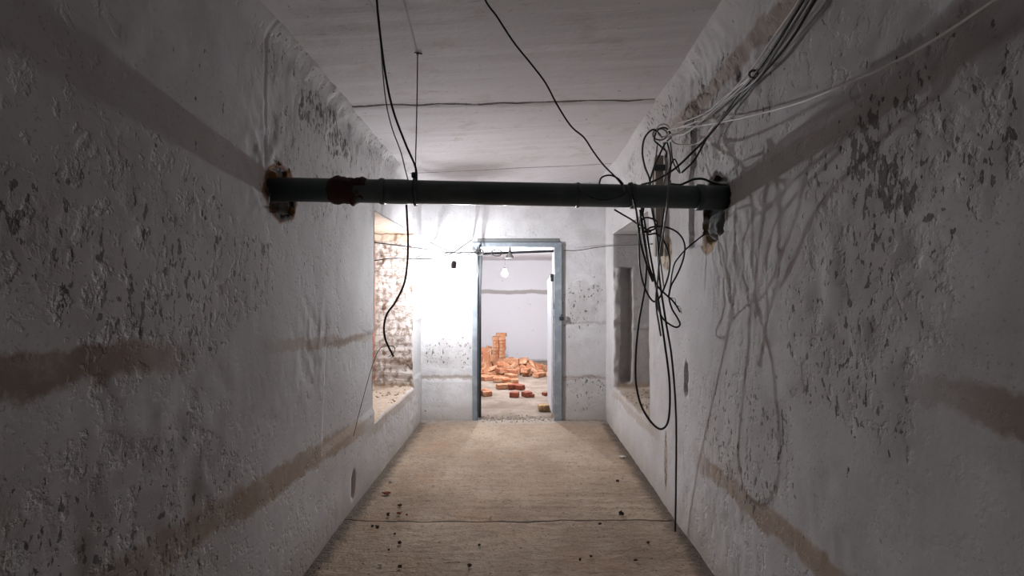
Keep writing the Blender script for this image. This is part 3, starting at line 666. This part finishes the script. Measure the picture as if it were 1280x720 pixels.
BR=[
('heap', 0.25, (-0.666, 9.728, 0.033), (0.858, -0.0, -0.0, 0.514)),
('heap', 0.25, (-0.831, 9.717, 0.074), (0.024, 0.88, -0.447, 0.158)),
('heap', 0.25, (-0.62, 9.463, 0.032), (0.913, 0.0, 0.0, 0.407)),
('heap', 0.12, (-1.061, 9.768, 0.032), (0.0, -0.999, 0.038, -0.0)),
('heap', 0.25, (-0.562, 9.537, 0.125), (0.383, 0.383, 0.595, 0.595)),
('heap', 0.25, (-0.574, 9.982, 0.032), (0.72, 0.0, 0.0, 0.694)),
('heap', 0.25, (-0.957, 9.914, 0.032), (0.0, -0.068, 0.998, 0.0)),
('heap', 0.25, (-0.843, 9.536, 0.032), (0.994, 0.0, 0.0, 0.108)),
('heap', 0.25, (-0.887, 10.103, 0.066), (0.102, 0.689, -0.711, 0.099)),
('heap', 0.113, (-0.956, 9.462, 0.098), (0.022, 0.054, 0.011, -0.998)),
('heap', 0.142, (-1.009, 10.231, 0.099), (0.075, 0.585, 0.798, -0.125)),
('heap', 0.25, (-1.019, 10.104, 0.032), (0.0, 0.751, 0.661, 0.0)),
('heap', 0.25, (-0.624, 9.38, 0.125), (0.054, -0.054, -0.705, 0.705)),
('heap', 0.139, (-0.82, 9.41, 0.07), (0.66, -0.253, 0.66, 0.253)),
('heap', 0.25, (-1.159, 9.871, 0.067), (0.516, -0.39, 0.46, -0.608)),
('heap', 0.147, (-0.944, 9.369, 0.06), (0.017, -0.017, 0.707, -0.707)),
('heap', 0.112, (-0.495, 9.641, 0.056), (0.694, -0.138, -0.694, -0.138)),
('heap', 0.25, (-0.81, 9.897, 0.103), (0.06, -0.925, 0.205, 0.314)),
('heap', 0.25, (-0.779, 10.286, 0.073), (0.984, -0.126, 0.104, 0.067)),
('heap', 0.119, (-1.005, 9.672, 0.06), (0.707, -0.707, -0.013, 0.013)),
('heap', 0.25, (-1.234, 9.987, 0.032), (0.646, 0.0, 0.0, -0.764)),
('heap', 0.25, (-0.703, 10.19, 0.102), (0.085, 0.158, -0.322, 0.93)),
('heap', 0.25, (-0.649, 9.55, 0.196), (0.169, -0.94, 0.175, -0.24)),
('heap', 0.25, (-0.607, 9.787, 0.097), (0.983, -0.0, -0.0, -0.183)),
('heap', 0.25, (-0.761, 9.499, 0.132), (0.591, 0.794, -0.114, -0.085)),
('heap', 0.142, (-0.963, 9.831, 0.123), (0.484, 0.164, -0.494, 0.704)),
('heap', 0.25, (-0.591, 9.697, 0.187), (0.803, -0.589, -0.092, -0.005)),
('heap', 0.25, (-0.708, 9.477, 0.283), (0.594, 0.789, -0.123, 0.093)),
('heap', 0.25, (-0.914, 9.38, 0.165), (0.994, 0.035, -0.046, 0.091)),
('heap', 0.25, (-0.587, 9.404, 0.245), (0.036, -0.036, 0.706, -0.706)),
('heap', 0.25, (-0.643, 9.948, 0.163), (0.564, -0.789, -0.079, 0.231)),
('heap', 0.25, (-0.68, 10.067, 0.114), (0.156, -0.982, -0.105, 0.007)),
('heap', 0.25, (-0.608, 9.297, 0.06), (0.002, -0.002, -0.707, 0.707)),
('heap', 0.25, (-0.927, 10.356, 0.066), (0.619, -0.78, -0.073, 0.058)),
('heap', 0.25, (-0.673, 9.797, 0.162), (0.073, 0.0, -0.0, -0.997)),
('heap', 0.25, (-0.948, 10.173, 0.175), (0.411, 0.106, -0.037, 0.905)),
('heap', 0.25, (-0.645, 9.933, 0.269), (0.025, 0.074, 0.162, 0.984)),
('heap', 0.25, (-1.152, 9.544, 0.06), (0.609, 0.609, 0.36, 0.36)),
('heap', 0.25, (-0.583, 9.302, 0.245), (0.432, 0.56, 0.432, -0.56)),
('heap', 0.25, (-1.114, 10.412, 0.06), (0.415, -0.415, -0.573, 0.573)),
('heap', 0.25, (-0.83, 9.627, 0.176), (0.012, -0.329, -0.076, 0.941)),
('heap', 0.25, (-1.13, 9.772, 0.147), (0.485, -0.348, 0.323, -0.734)),
('heap', 0.25, (-0.606, 10.369, 0.088), (0.097, 0.693, 0.687, -0.196)),
('heap', 0.25, (-0.883, 9.395, 0.234), (0.995, 0.042, -0.04, -0.078)),
('heap', 0.25, (-0.714, 9.142, 0.134), (0.059, -0.965, 0.223, -0.126)),
('heap', 0.25, (-1.084, 9.437, 0.125), (0.012, 0.707, -0.012, 0.707)),
('heap', 0.25, (-1.021, 9.896, 0.183), (0.009, -0.601, 0.7, -0.385)),
('heap', 0.25, (-0.608, 10.543, 0.06), (0.704, -0.704, -0.071, 0.071)),
('heap', 0.25, (-0.85, 10.498, 0.105), (0.97, 0.107, -0.184, -0.115)),
('heap', 0.158, (-0.447, 9.591, 0.148), (0.676, 0.36, 0.299, 0.569)),
('heap', 0.137, (-0.72, 9.781, 0.227), (0.965, -0.0, -0.0, 0.261)),
('heap', 0.25, (-1.429, 9.169, 0.066), (0.971, 0.028, -0.139, 0.193)),
('heap', 0.25, (-1.19, 9.21, 0.032), (0.0, -0.98, -0.2, 0.0)),
('heap', 0.25, (-0.768, 10.601, 0.032), (0.0, 0.979, 0.202, 0.0)),
('heap', 0.25, (-1.248, 9.68, 0.06), (0.536, 0.536, -0.461, -0.461)),
('heap', 0.12, (-1.037, 9.569, 0.073), (0.47, -0.296, 0.531, -0.64)),
('heap', 0.25, (-0.639, 9.95, 0.332), (0.015, 0.076, 0.161, 0.984)),
('heap', 0.25, (-1.016, 10.59, 0.033), (0.0, -0.623, 0.782, -0.0)),
('heap', 0.152, (-0.807, 9.147, 0.204), (0.618, -0.659, -0.384, 0.191)),
('heap', 0.25, (-1.148, 10.149, 0.089), (0.191, -0.613, -0.674, 0.366)),
('heap', 0.25, (-0.878, 9.249, 0.187), (0.776, 0.43, -0.287, 0.362)),
('heap', 0.25, (-1.41, 9.935, 0.06), (0.588, -0.588, -0.392, 0.392)),
('heap', 0.25, (-0.665, 10.188, 0.175), (0.098, -0.092, 0.346, -0.928)),
('heap', 0.25, (-0.936, 9.71, 0.185), (0.363, 0.882, 0.278, 0.11)),
('heap', 0.133, (-1.26, 10.299, 0.032), (0.402, -0.0, -0.0, -0.916)),
('heap', 0.25, (-0.345, 9.602, 0.103), (0.234, 0.269, -0.118, -0.927)),
('heap', 0.25, (-1.017, 9.998, 0.209), (0.907, -0.351, -0.228, 0.049)),
('heap', 0.25, (-0.638, 10.057, 0.214), (0.439, 0.898, 0.022, -0.011)),
('heap', 0.25, (-0.601, 10.092, 0.289), (0.681, -0.389, -0.234, -0.575)),
('heap', 0.25, (-1.239, 9.295, 0.084), (0.1, 0.768, -0.606, 0.183)),
('heap', 0.25, (-0.891, 9.275, 0.066), (0.912, 0.41, 0.01, 0.022)),
('heap', 0.25, (-0.399, 10.222, 0.033), (0.0, -0.987, 0.159, -0.0)),
('heap', 0.129, (-1.205, 9.551, 0.152), (0.878, -0.0, 0.0, -0.478)),
('heap', 0.25, (-1.318, 9.587, 0.06), (0.609, -0.609, 0.36, -0.36)),
('front', 0.157, (-0.337, 9.115, 0.032), (0.0, 0.104, 0.995, 0.0)),
('front', 0.25, (-0.348, 8.927, 0.033), (0.328, 0.0, -0.0, 0.945)),
('front', 0.25, (-0.473, 9.204, 0.076), (0.004, -0.982, -0.022, -0.187)),
('front', 0.148, (-0.51, 8.796, 0.033), (0.971, -0.0, -0.0, -0.241)),
('front', 0.155, (-0.104, 8.907, 0.06), (0.318, 0.318, 0.632, 0.632)),
('front', 0.25, (-0.301, 8.843, 0.097), (0.502, 0.0, -0.0, 0.865)),
('front', 0.25, (-0.68, 9.065, 0.069), (0.882, -0.033, -0.14, 0.448)),
('front', 0.25, (-0.282, 8.283, 0.032), (0.0, -0.049, 0.999, -0.0)),
('front', 0.25, (-0.694, 8.28, 0.033), (0.673, 0.0, -0.0, -0.74)),
('front', 0.25, (1.01, 7.469, 0.032), (0.0, 0.881, 0.472, 0.0)),
('front', 0.122, (-0.589, 9.221, 0.13), (0.142, 0.122, 0.698, -0.691)),
('front', 0.25, (-0.829, 8.859, 0.032), (0.893, -0.0, -0.0, 0.45)),
('front', 0.25, (-0.867, 9.132, 0.032), (0.996, 0.0, 0.0, 0.086)),
('front', 0.25, (-0.113, 8.809, 0.06), (0.268, -0.268, -0.654, 0.654)),
('front', 0.25, (-0.275, 9.038, 0.124), (0.051, 0.885, -0.453, 0.099)),
('front', 0.25, (0.176, 9.145, 0.06), (0.675, -0.675, 0.209, -0.209)),
('front', 0.114, (-0.78, 9.044, 0.107), (0.222, -0.128, -0.064, 0.964)),
('front', 0.143, (0.792, 8.584, 0.032), (0.672, 0.0, 0.0, 0.74)),
('front', 0.25, (-0.678, 8.803, 0.032), (0.476, 0.0, 0.0, -0.879)),
('front', 0.25, (-0.204, 7.695, 0.032), (0.974, 0.0, -0.0, 0.225)),
('front', 0.25, (-0.496, 8.992, 0.085), (0.967, -0.163, -0.164, 0.109)),
('front', 0.25, (-0.625, 8.53, 0.032), (0.27, 0.0, 0.0, -0.963)),
('front', 0.148, (1.255, 9.247, 0.032), (0.959, 0.0, 0.0, 0.283)),
('front', 0.25, (-0.852, 8.817, 0.097), (0.924, -0.0, -0.0, 0.382)),
('front', 0.147, (-0.307, 8.436, 0.032), (0.437, 0.0, 0.0, -0.899)),
('front', 0.121, (-0.329, 9.096, 0.173), (0.062, 0.059, -0.094, -0.992)),
('front', 0.25, (-0.459, 7.174, 0.032), (0.815, 0.0, -0.0, -0.579)),
('front', 0.25, (-0.128, 8.636, 0.032), (0.0, -0.874, 0.487, -0.0)),
('front', 0.25, (-0.216, 9.228, 0.105), (0.862, 0.409, 0.061, -0.293)),
('front', 0.25, (-0.488, 8.435, 0.032), (0.356, 0.0, 0.0, -0.935)),
('side', 0.25, (-0.064, 9.429, 0.06), (0.244, 0.244, -0.663, -0.663)),
('side', 0.133, (0.061, 9.42, 0.06), (0.683, 0.683, 0.183, 0.183)),
('side', 0.146, (-0.345, 9.742, 0.032), (0.706, -0.0, 0.0, -0.708)),
('side', 0.25, (-0.133, 9.802, 0.032), (0.58, 0.0, 0.0, 0.815)),
('side', 0.25, (0.23, 10.037, 0.032), (0.909, 0.0, 0.0, 0.416)),
('side', 0.25, (0.017, 10.093, 0.033), (0.0, 0.963, 0.27, -0.0)),
('side', 0.111, (0.211, 9.839, 0.055), (0.618, -0.345, -0.618, -0.345)),
('side', 0.126, (-0.098, 9.238, 0.137), (0.182, 0.244, 0.325, 0.895)),
('side', 0.25, (0.233, 9.566, 0.097), (0.0, -0.996, -0.092, -0.0)),
('side', 0.123, (0.092, 9.921, 0.06), (0.116, -0.116, -0.698, 0.698)),
('side', 0.25, (0.089, 9.726, 0.103), (0.891, -0.42, -0.12, -0.123)),
('side', 0.137, (-0.105, 9.823, 0.097), (0.997, 0.0, -0.0, 0.081)),
('side', 0.25, (0.28, 9.407, 0.032), (0.037, 0.0, 0.0, -0.999)),
('side', 0.25, (-0.116, 9.366, 0.18), (0.701, 0.701, -0.092, -0.092)),
('right', 0.25, (0.367, 9.138, 0.032), (0.78, -0.0, 0.0, -0.626)),
('right', 0.25, (-0.025, 9.006, 0.06), (0.469, -0.469, -0.529, 0.529)),
('right', 0.12, (0.147, 9.541, 0.032), (0.0, -1.0, 0.001, -0.0)),
('right', 0.151, (0.293, 9.737, 0.032), (0.988, -0.0, 0.0, -0.156)),
('right', 0.25, (0.032, 9.313, 0.06), (0.704, 0.704, -0.069, -0.069)),
('right', 0.114, (0.137, 8.852, 0.032), (0.76, 0.0, 0.0, -0.65)),
('right', 0.131, (0.015, 9.172, 0.06), (0.661, -0.661, 0.25, -0.25)),
('right', 0.25, (0.479, 9.697, 0.032), (0.558, -0.0, -0.0, 0.83)),
('right', 0.25, (-0.135, 9.066, 0.105), (0.939, 0.021, -0.339, 0.057)),
('right', 0.25, (0.075, 9.632, 0.06), (0.704, 0.704, 0.061, 0.061)),
('right', 0.25, (0.24, 9.284, 0.106), (0.631, -0.446, 0.549, -0.318)),
('right', 0.122, (0.704, 8.882, 0.032), (0.978, -0.0, -0.0, -0.211)),
('right', 0.25, (0.141, 9.007, 0.09), (0.09, 0.252, -0.024, 0.963)),
('right', 0.155, (0.311, 9.564, 0.032), (0.0, -0.595, 0.804, -0.0)),
('right', 0.139, (0.05, 9.841, 0.06), (0.105, -0.105, -0.699, 0.699)),
('right', 0.159, (0.128, 8.819, 0.098), (0.539, 0.0, 0.0, -0.842)),
('right', 0.25, (-0.268, 9.446, 0.06), (0.706, 0.706, -0.037, -0.037)),
('right', 0.25, (0.556, 8.922, 0.032), (0.633, -0.0, 0.0, -0.774)),
('right', 0.25, (0.36, 8.793, 0.032), (0.891, 0.0, 0.0, 0.455)),
('right', 0.25, (0.787, 9.451, 0.032), (0.0, -0.931, 0.365, -0.0)),
('right', 0.132, (0.66, 9.665, 0.066), (0.19, -0.681, -0.19, -0.681)),
('right', 0.25, (2.09, 8.98, 0.032), (0.0, -0.767, 0.642, -0.0)),
('right', 0.14, (-0.13, 9.552, 0.032), (0.0, -0.777, -0.63, 0.0)),
('right', 0.145, (0.565, 9.208, 0.032), (0.0, 0.948, -0.318, -0.0)),
('right', 0.25, (-0.142, 9.805, 0.162), (0.74, 0.0, 0.0, -0.673)),
('right', 0.25, (0.257, 8.971, 0.096), (0.921, -0.031, 0.251, -0.295)),
('right', 0.122, (0.129, 9.94, 0.153), (0.997, -0.024, 0.006, -0.073)),
('right', 0.128, (0.092, 9.814, 0.163), (0.996, -0.09, 0.0, -0.017)),
('right', 0.25, (0.051, 10.158, 0.097), (0.0, 0.98, -0.199, 0.0)),
('right', 0.152, (1.151, 9.828, 0.032), (0.0, -0.811, 0.585, -0.0)),
('right', 0.154, (0.041, 9.463, 0.152), (0.715, -0.0, -0.0, 0.699)),
('right', 0.25, (-0.226, 9.617, 0.06), (0.457, 0.457, -0.54, -0.54)),
('right', 0.146, (0.57, 9.011, 0.097), (0.621, 0.0, 0.0, 0.784)),
('right', 0.143, (-0.303, 9.427, 0.152), (0.513, 0.001, 0.001, -0.858)),
('right', 0.25, (0.653, 8.646, 0.033), (0.0, 0.555, -0.832, -0.0)),
('right', 0.14, (0.693, 9.337, 0.033), (0.0, -0.82, -0.573, 0.0)),
('right', 0.137, (0.082, 9.154, 0.178), (0.966, -0.253, -0.012, 0.046)),
('right', 0.25, (0.384, 9.328, 0.097), (0.745, -0.0, 0.0, 0.667)),
]

HIDDEN = {40,1,17,48,24,18,53,21,34,0,31,2,62,30,23,42,47,5,13,16,22,67,82,74,140,50,71,65,149,107,134,90,152,83,139,129,91,96,104,109,146,127,115,132,105,113,120,106,108,137,110,121,131,138,153,147}
ZN = {}
for i_, (kind_, l, loc, q) in enumerate(BR):
    x, y, z = loc; px = VX+F*x/y
    if px < 592: continue
    if i_ in HIDDEN: zone = 'buried in the brick heap'
    elif px < 617: zone = 'lying high in the left part of the heap' if z > .18 else ('lying low at the back left of the heap' if y > 9.3 else 'at the front left foot of the heap')
    elif px < 640: zone = 'jumbled before the standing stack' if y < 9.6 else 'wedged around the foot of the standing stack'
    elif px < 660: zone = 'on the low spread right of the stack' if y > 9.2 else 'on the near edge of the low spread'
    else: zone = 'at the far right end of the heap' if y > 9.3 else 'scattered before the right end of the heap'
    ZN.setdefault((zone, l < .24), []).append((px, l, loc, q))
ORD = 'first second third fourth fifth sixth seventh eighth ninth tenth eleventh twelfth thirteenth fourteenth fifteenth sixteenth seventeenth eighteenth nineteenth twentieth'.split()
for (zone, hf), L_ in ZN.items():
    L_.sort(key=lambda r: r[0]); nm = 'broken half brick' if hf else 'whole orange brick'
    for k, (px, l, loc, q) in enumerate(L_):
        o = brick('brick', l, Vector(loc)+Vector((0, 0, .004)), Quaternion(q), f"{nm} {zone}" + (f", {ORD[k]} from the left" if len(L_) > 1 and 'buried' not in zone else ''), GB)
# the standing stack
SX, SY = -.375, 9.95; GS = 'bricks of the standing stack'
ords = ['bottom', 'second', 'third', 'fourth', 'fifth', 'sixth', 'seventh', 'eighth', 'ninth']
for c_ in range(9):
    dx = random.uniform(-.008, .008)
    for s in (-1, 1):
        brick('brick', .25, (SX+s*.0625+dx, SY+random.uniform(-.01, .01), .033+c_*.067), Quaternion((0, 0, 1), PI/2+random.uniform(-.04, .04)),
              f"orange brick in the {ords[c_]} course of the standing stack, {'left' if s < 0 else 'right'} one of its pair", GS)
brick('brick', .13, (SX+.01, SY, .033+9*.067), Quaternion((0, 0, 1), .1), 'single half brick capping the standing brick stack', GS)
brick('brick', .12, (SX+.085, SY-.05, .033+9*.067), Quaternion((0, 0, 1), 1.4), 'pale half brick at the right top edge of the standing stack', GS)
# loose ones on the floor of the far room and in the doorway
def on_floor(px, py): return EYE*F/(py-VY)
for (px, py, l, rz, lab) in ((638, 479, .25, .1, 'dark red brick lying alone in front of the heap, farthest of the loose ones'), (642, 486, .17, .3, 'red half brick at the left of the loose cluster in mid floor'),
        (650, 487, .12, .9, 'small red half brick at the right of the loose cluster in mid floor'), (643, 496.5, .11, 1.4, 'red half brick standing nearest the door in the loose cluster'),
        (659, 496, .12, .6, 'red broken brick lying right of the loose cluster'), (600.5, 494, .15, .2, 'red half brick lying by the left door post'), (664.5, 496.5, .06, .4, 'small red brick crumb beside the right hand broken brick'),
        (691, 490, .08, .2, 'small red brick bit by the door leaf, farther one'), (681.5, 494.5, .07, .7, 'small red brick bit left of the door leaf, nearer one')):
    d = on_floor(px, py); p = P(px, py, d)
    hh = .0325
    o = brick('brick', l, (p.x, p.y, hh+.006), Quaternion((0, 0, 1), rz), lab, 'loose bricks on the far room floor')
    if l < .1: o.scale = (1, .6, .6); o.location.z = .026
    o.data = o.data.copy(); o.data.materials[0] = CHIP if l < .2 else BRK.m
d = on_floor(684, 516.5); p = P(684, 516.5, d)
o = brick('brick', .16, (p.x-.02, p.y+.12, .042), Quaternion((0, 0, 1), .08), 'dull yellow-brown half brick lying in the doorway by the right post'); o.data = o.data.copy(); o.data.materials[0] = OLD.m

# ------------------------------------------------------------------ litter on the corridor floor
def chip(name, px, py, w_, h_, mat, label, cat='chip', group='chips on the corridor floor', flat=.5):
    d = on_floor(px, py+h_/2); p = P(px, py, d); W = w_/F*d/2; H = max(h_/F*d/2, .003)
    bm = bmesh.new(); bmesh.ops.create_icosphere(bm, subdivisions=2, radius=1)
    for v in bm.verts: dd = v.co.copy(); v.co = Vector((dd.x*W, dd.y*W*flat, dd.z*H))*(1+.9*noise.noise(dd*2.3+Vector((px*.37, py*.71, 0))))
    zmin = min(v.co.z for v in bm.verts)
    o = build(name, bm, mat, smooth=False); o.location = (p.x, d, .0035-zmin); return tag(o, label, cat, group)
for a in (('brick_chip', 483, 617, 10, 3.5, CHIP, 'flat dark red brick chip, largest of those by the left wall'), ('stone_chip', 500, 632, 6, 3, DARKCHIP, 'dark chip just below the largest red brick chip'),
    ('brick_chip', 499, 642.5, 7, 3, CHIP, 'small red brick chip in the middle of the left chip group'), ('stone_chip', 485, 643.5, 4, 5, DARKCHIP, 'dark upright chip left of the small red one'),
    ('brick_chip', 508.5, 644, 2.5, 2.5, CHIP, 'tiny red chip right of the small red brick chip'), ('stone_chip', 465.5, 658.5, 3.5, 3, DARKCHIP, 'left dark pebble of the close pair by the left wall'),
    ('stone_chip', 471.5, 660, 4.5, 4, DARKCHIP, 'right dark pebble of the close pair by the left wall'), ('stone_chip', 493.5, 668, 3, 2.5, DARKCHIP, 'small dark pebble below the close pair'),
    ('stone_chip', 499.5, 679, 4.5, 4, DARKCHIP, 'dark pebble midway in the line of pebbles at the left'), ('stone_chip', 486, 688, 3, 2.5, DARKCHIP, 'tiny dark pebble left of the near pebbles'),
    ('stone_chip', 499.5, 709, 5, 4, DARKCHIP, 'dark pebble nearest the camera at the left'), ('stone_chip', 586.5, 708, 5, 3.5, DARKCHIP, 'dark pebble nearest the camera in the floor middle'),
    ('stone_chip', 599, 682, 3, 3, DARKCHIP, 'tiny dark pebble above the near middle pebble'), ('plaster_chip', 475, 707, 5, 3, WHITECHIP, 'white plaster flake near the camera at the left'),
    ('plaster_chip', 613, 647, 4, 3, WHITECHIP, 'small white plaster crumb in the floor middle'), ('plaster_chip', 777, 571.5, 8, 2.5, WHITECHIP, 'white plaster chip on the floor near the right wall'),
    ('stone_chip', 772, 602, 4, 3.5, DARKCHIP, 'dark pebble below the white chip at the right'), ('stone_chip', 776.5, 642, 6, 6, DARKCHIP, 'brown lump of dirt on the floor at the right'),
    ('stone_chip', 810, 679, 4, 3, DARKCHIP, 'dark pebble left of the end of the long hanging cable'), ('stone_chip', 750, 655.5, 4, 2.5, DARKCHIP, 'dark pebble on the floor joint at the right'),
    ('stone_chip', 739, 696, 3, 3, DARKCHIP, 'upper dark pebble of the near right group'), ('stone_chip', 725, 700.5, 3, 3, DARKCHIP, 'left dark pebble of the near right group'),
    ('stone_chip', 794.5, 701, 5, 2.5, DARKCHIP, 'dark flat pebble near the camera at the right'), ('stone_chip', 488, 603, 4, 2, WHITECHIP, 'pale crumb above the largest red brick chip')):
    chip(*a)
# grit swept against the walls and across the threshold: uncountable
bm = bmesh.new(); rg = random.Random(3)
def crumb(x, y, s, z=0):
    r = bmesh.ops.create_icosphere(bm, subdivisions=1, radius=s)
    for v in r['verts']: v.co = Vector((v.co.x, v.co.y, v.co.z*.7))*(1+.4*rg.uniform(-1, 1)) + Vector((x, y, z+s*.4))
for i in range(800):
    y = 1.4+4.3*rg.random(); e = abs(rg.gauss(0, .028)); s = rg.uniform(.0015, .005)
    if rg.random() < .5: crumb(XL+.01+e, y, s)
    else: crumb(XR-.01-e, y, s)
for i in range(350): crumb(rg.uniform(-.44, .40), YE+rg.gauss(.06, .07), rg.uniform(.003, .010))
for i in range(120): crumb(rg.choice((rg.uniform(-1.05, -.5), rg.uniform(.48, .95))), YE-abs(rg.gauss(.015, .02)), rg.uniform(.003, .007))
tag(build('floor_grit', bm, GREYCHIP, smooth=False), 'grey-brown grit gathered along the foot of the walls and on the threshold', 'grit', kind='stuff')
bm = bmesh.new()
for i in range(260): crumb(XL-.03-.36*rg.random(), NY0+.04+(NY1-NY0-.1)*rg.random(), rg.uniform(.003, .012), NZ0+.008)
for i in range(160): crumb(XR+.03+.36*rg.random(), NY0+.04+(NY1-NY0-.1)*rg.random(), rg.uniform(.003, .010), NZ0+.008)
tag(build('sill_rubble', bm, GREYCHIP, smooth=False), 'crumbled mortar and brick grit lying on the two niche sills', 'rubble', kind='stuff')
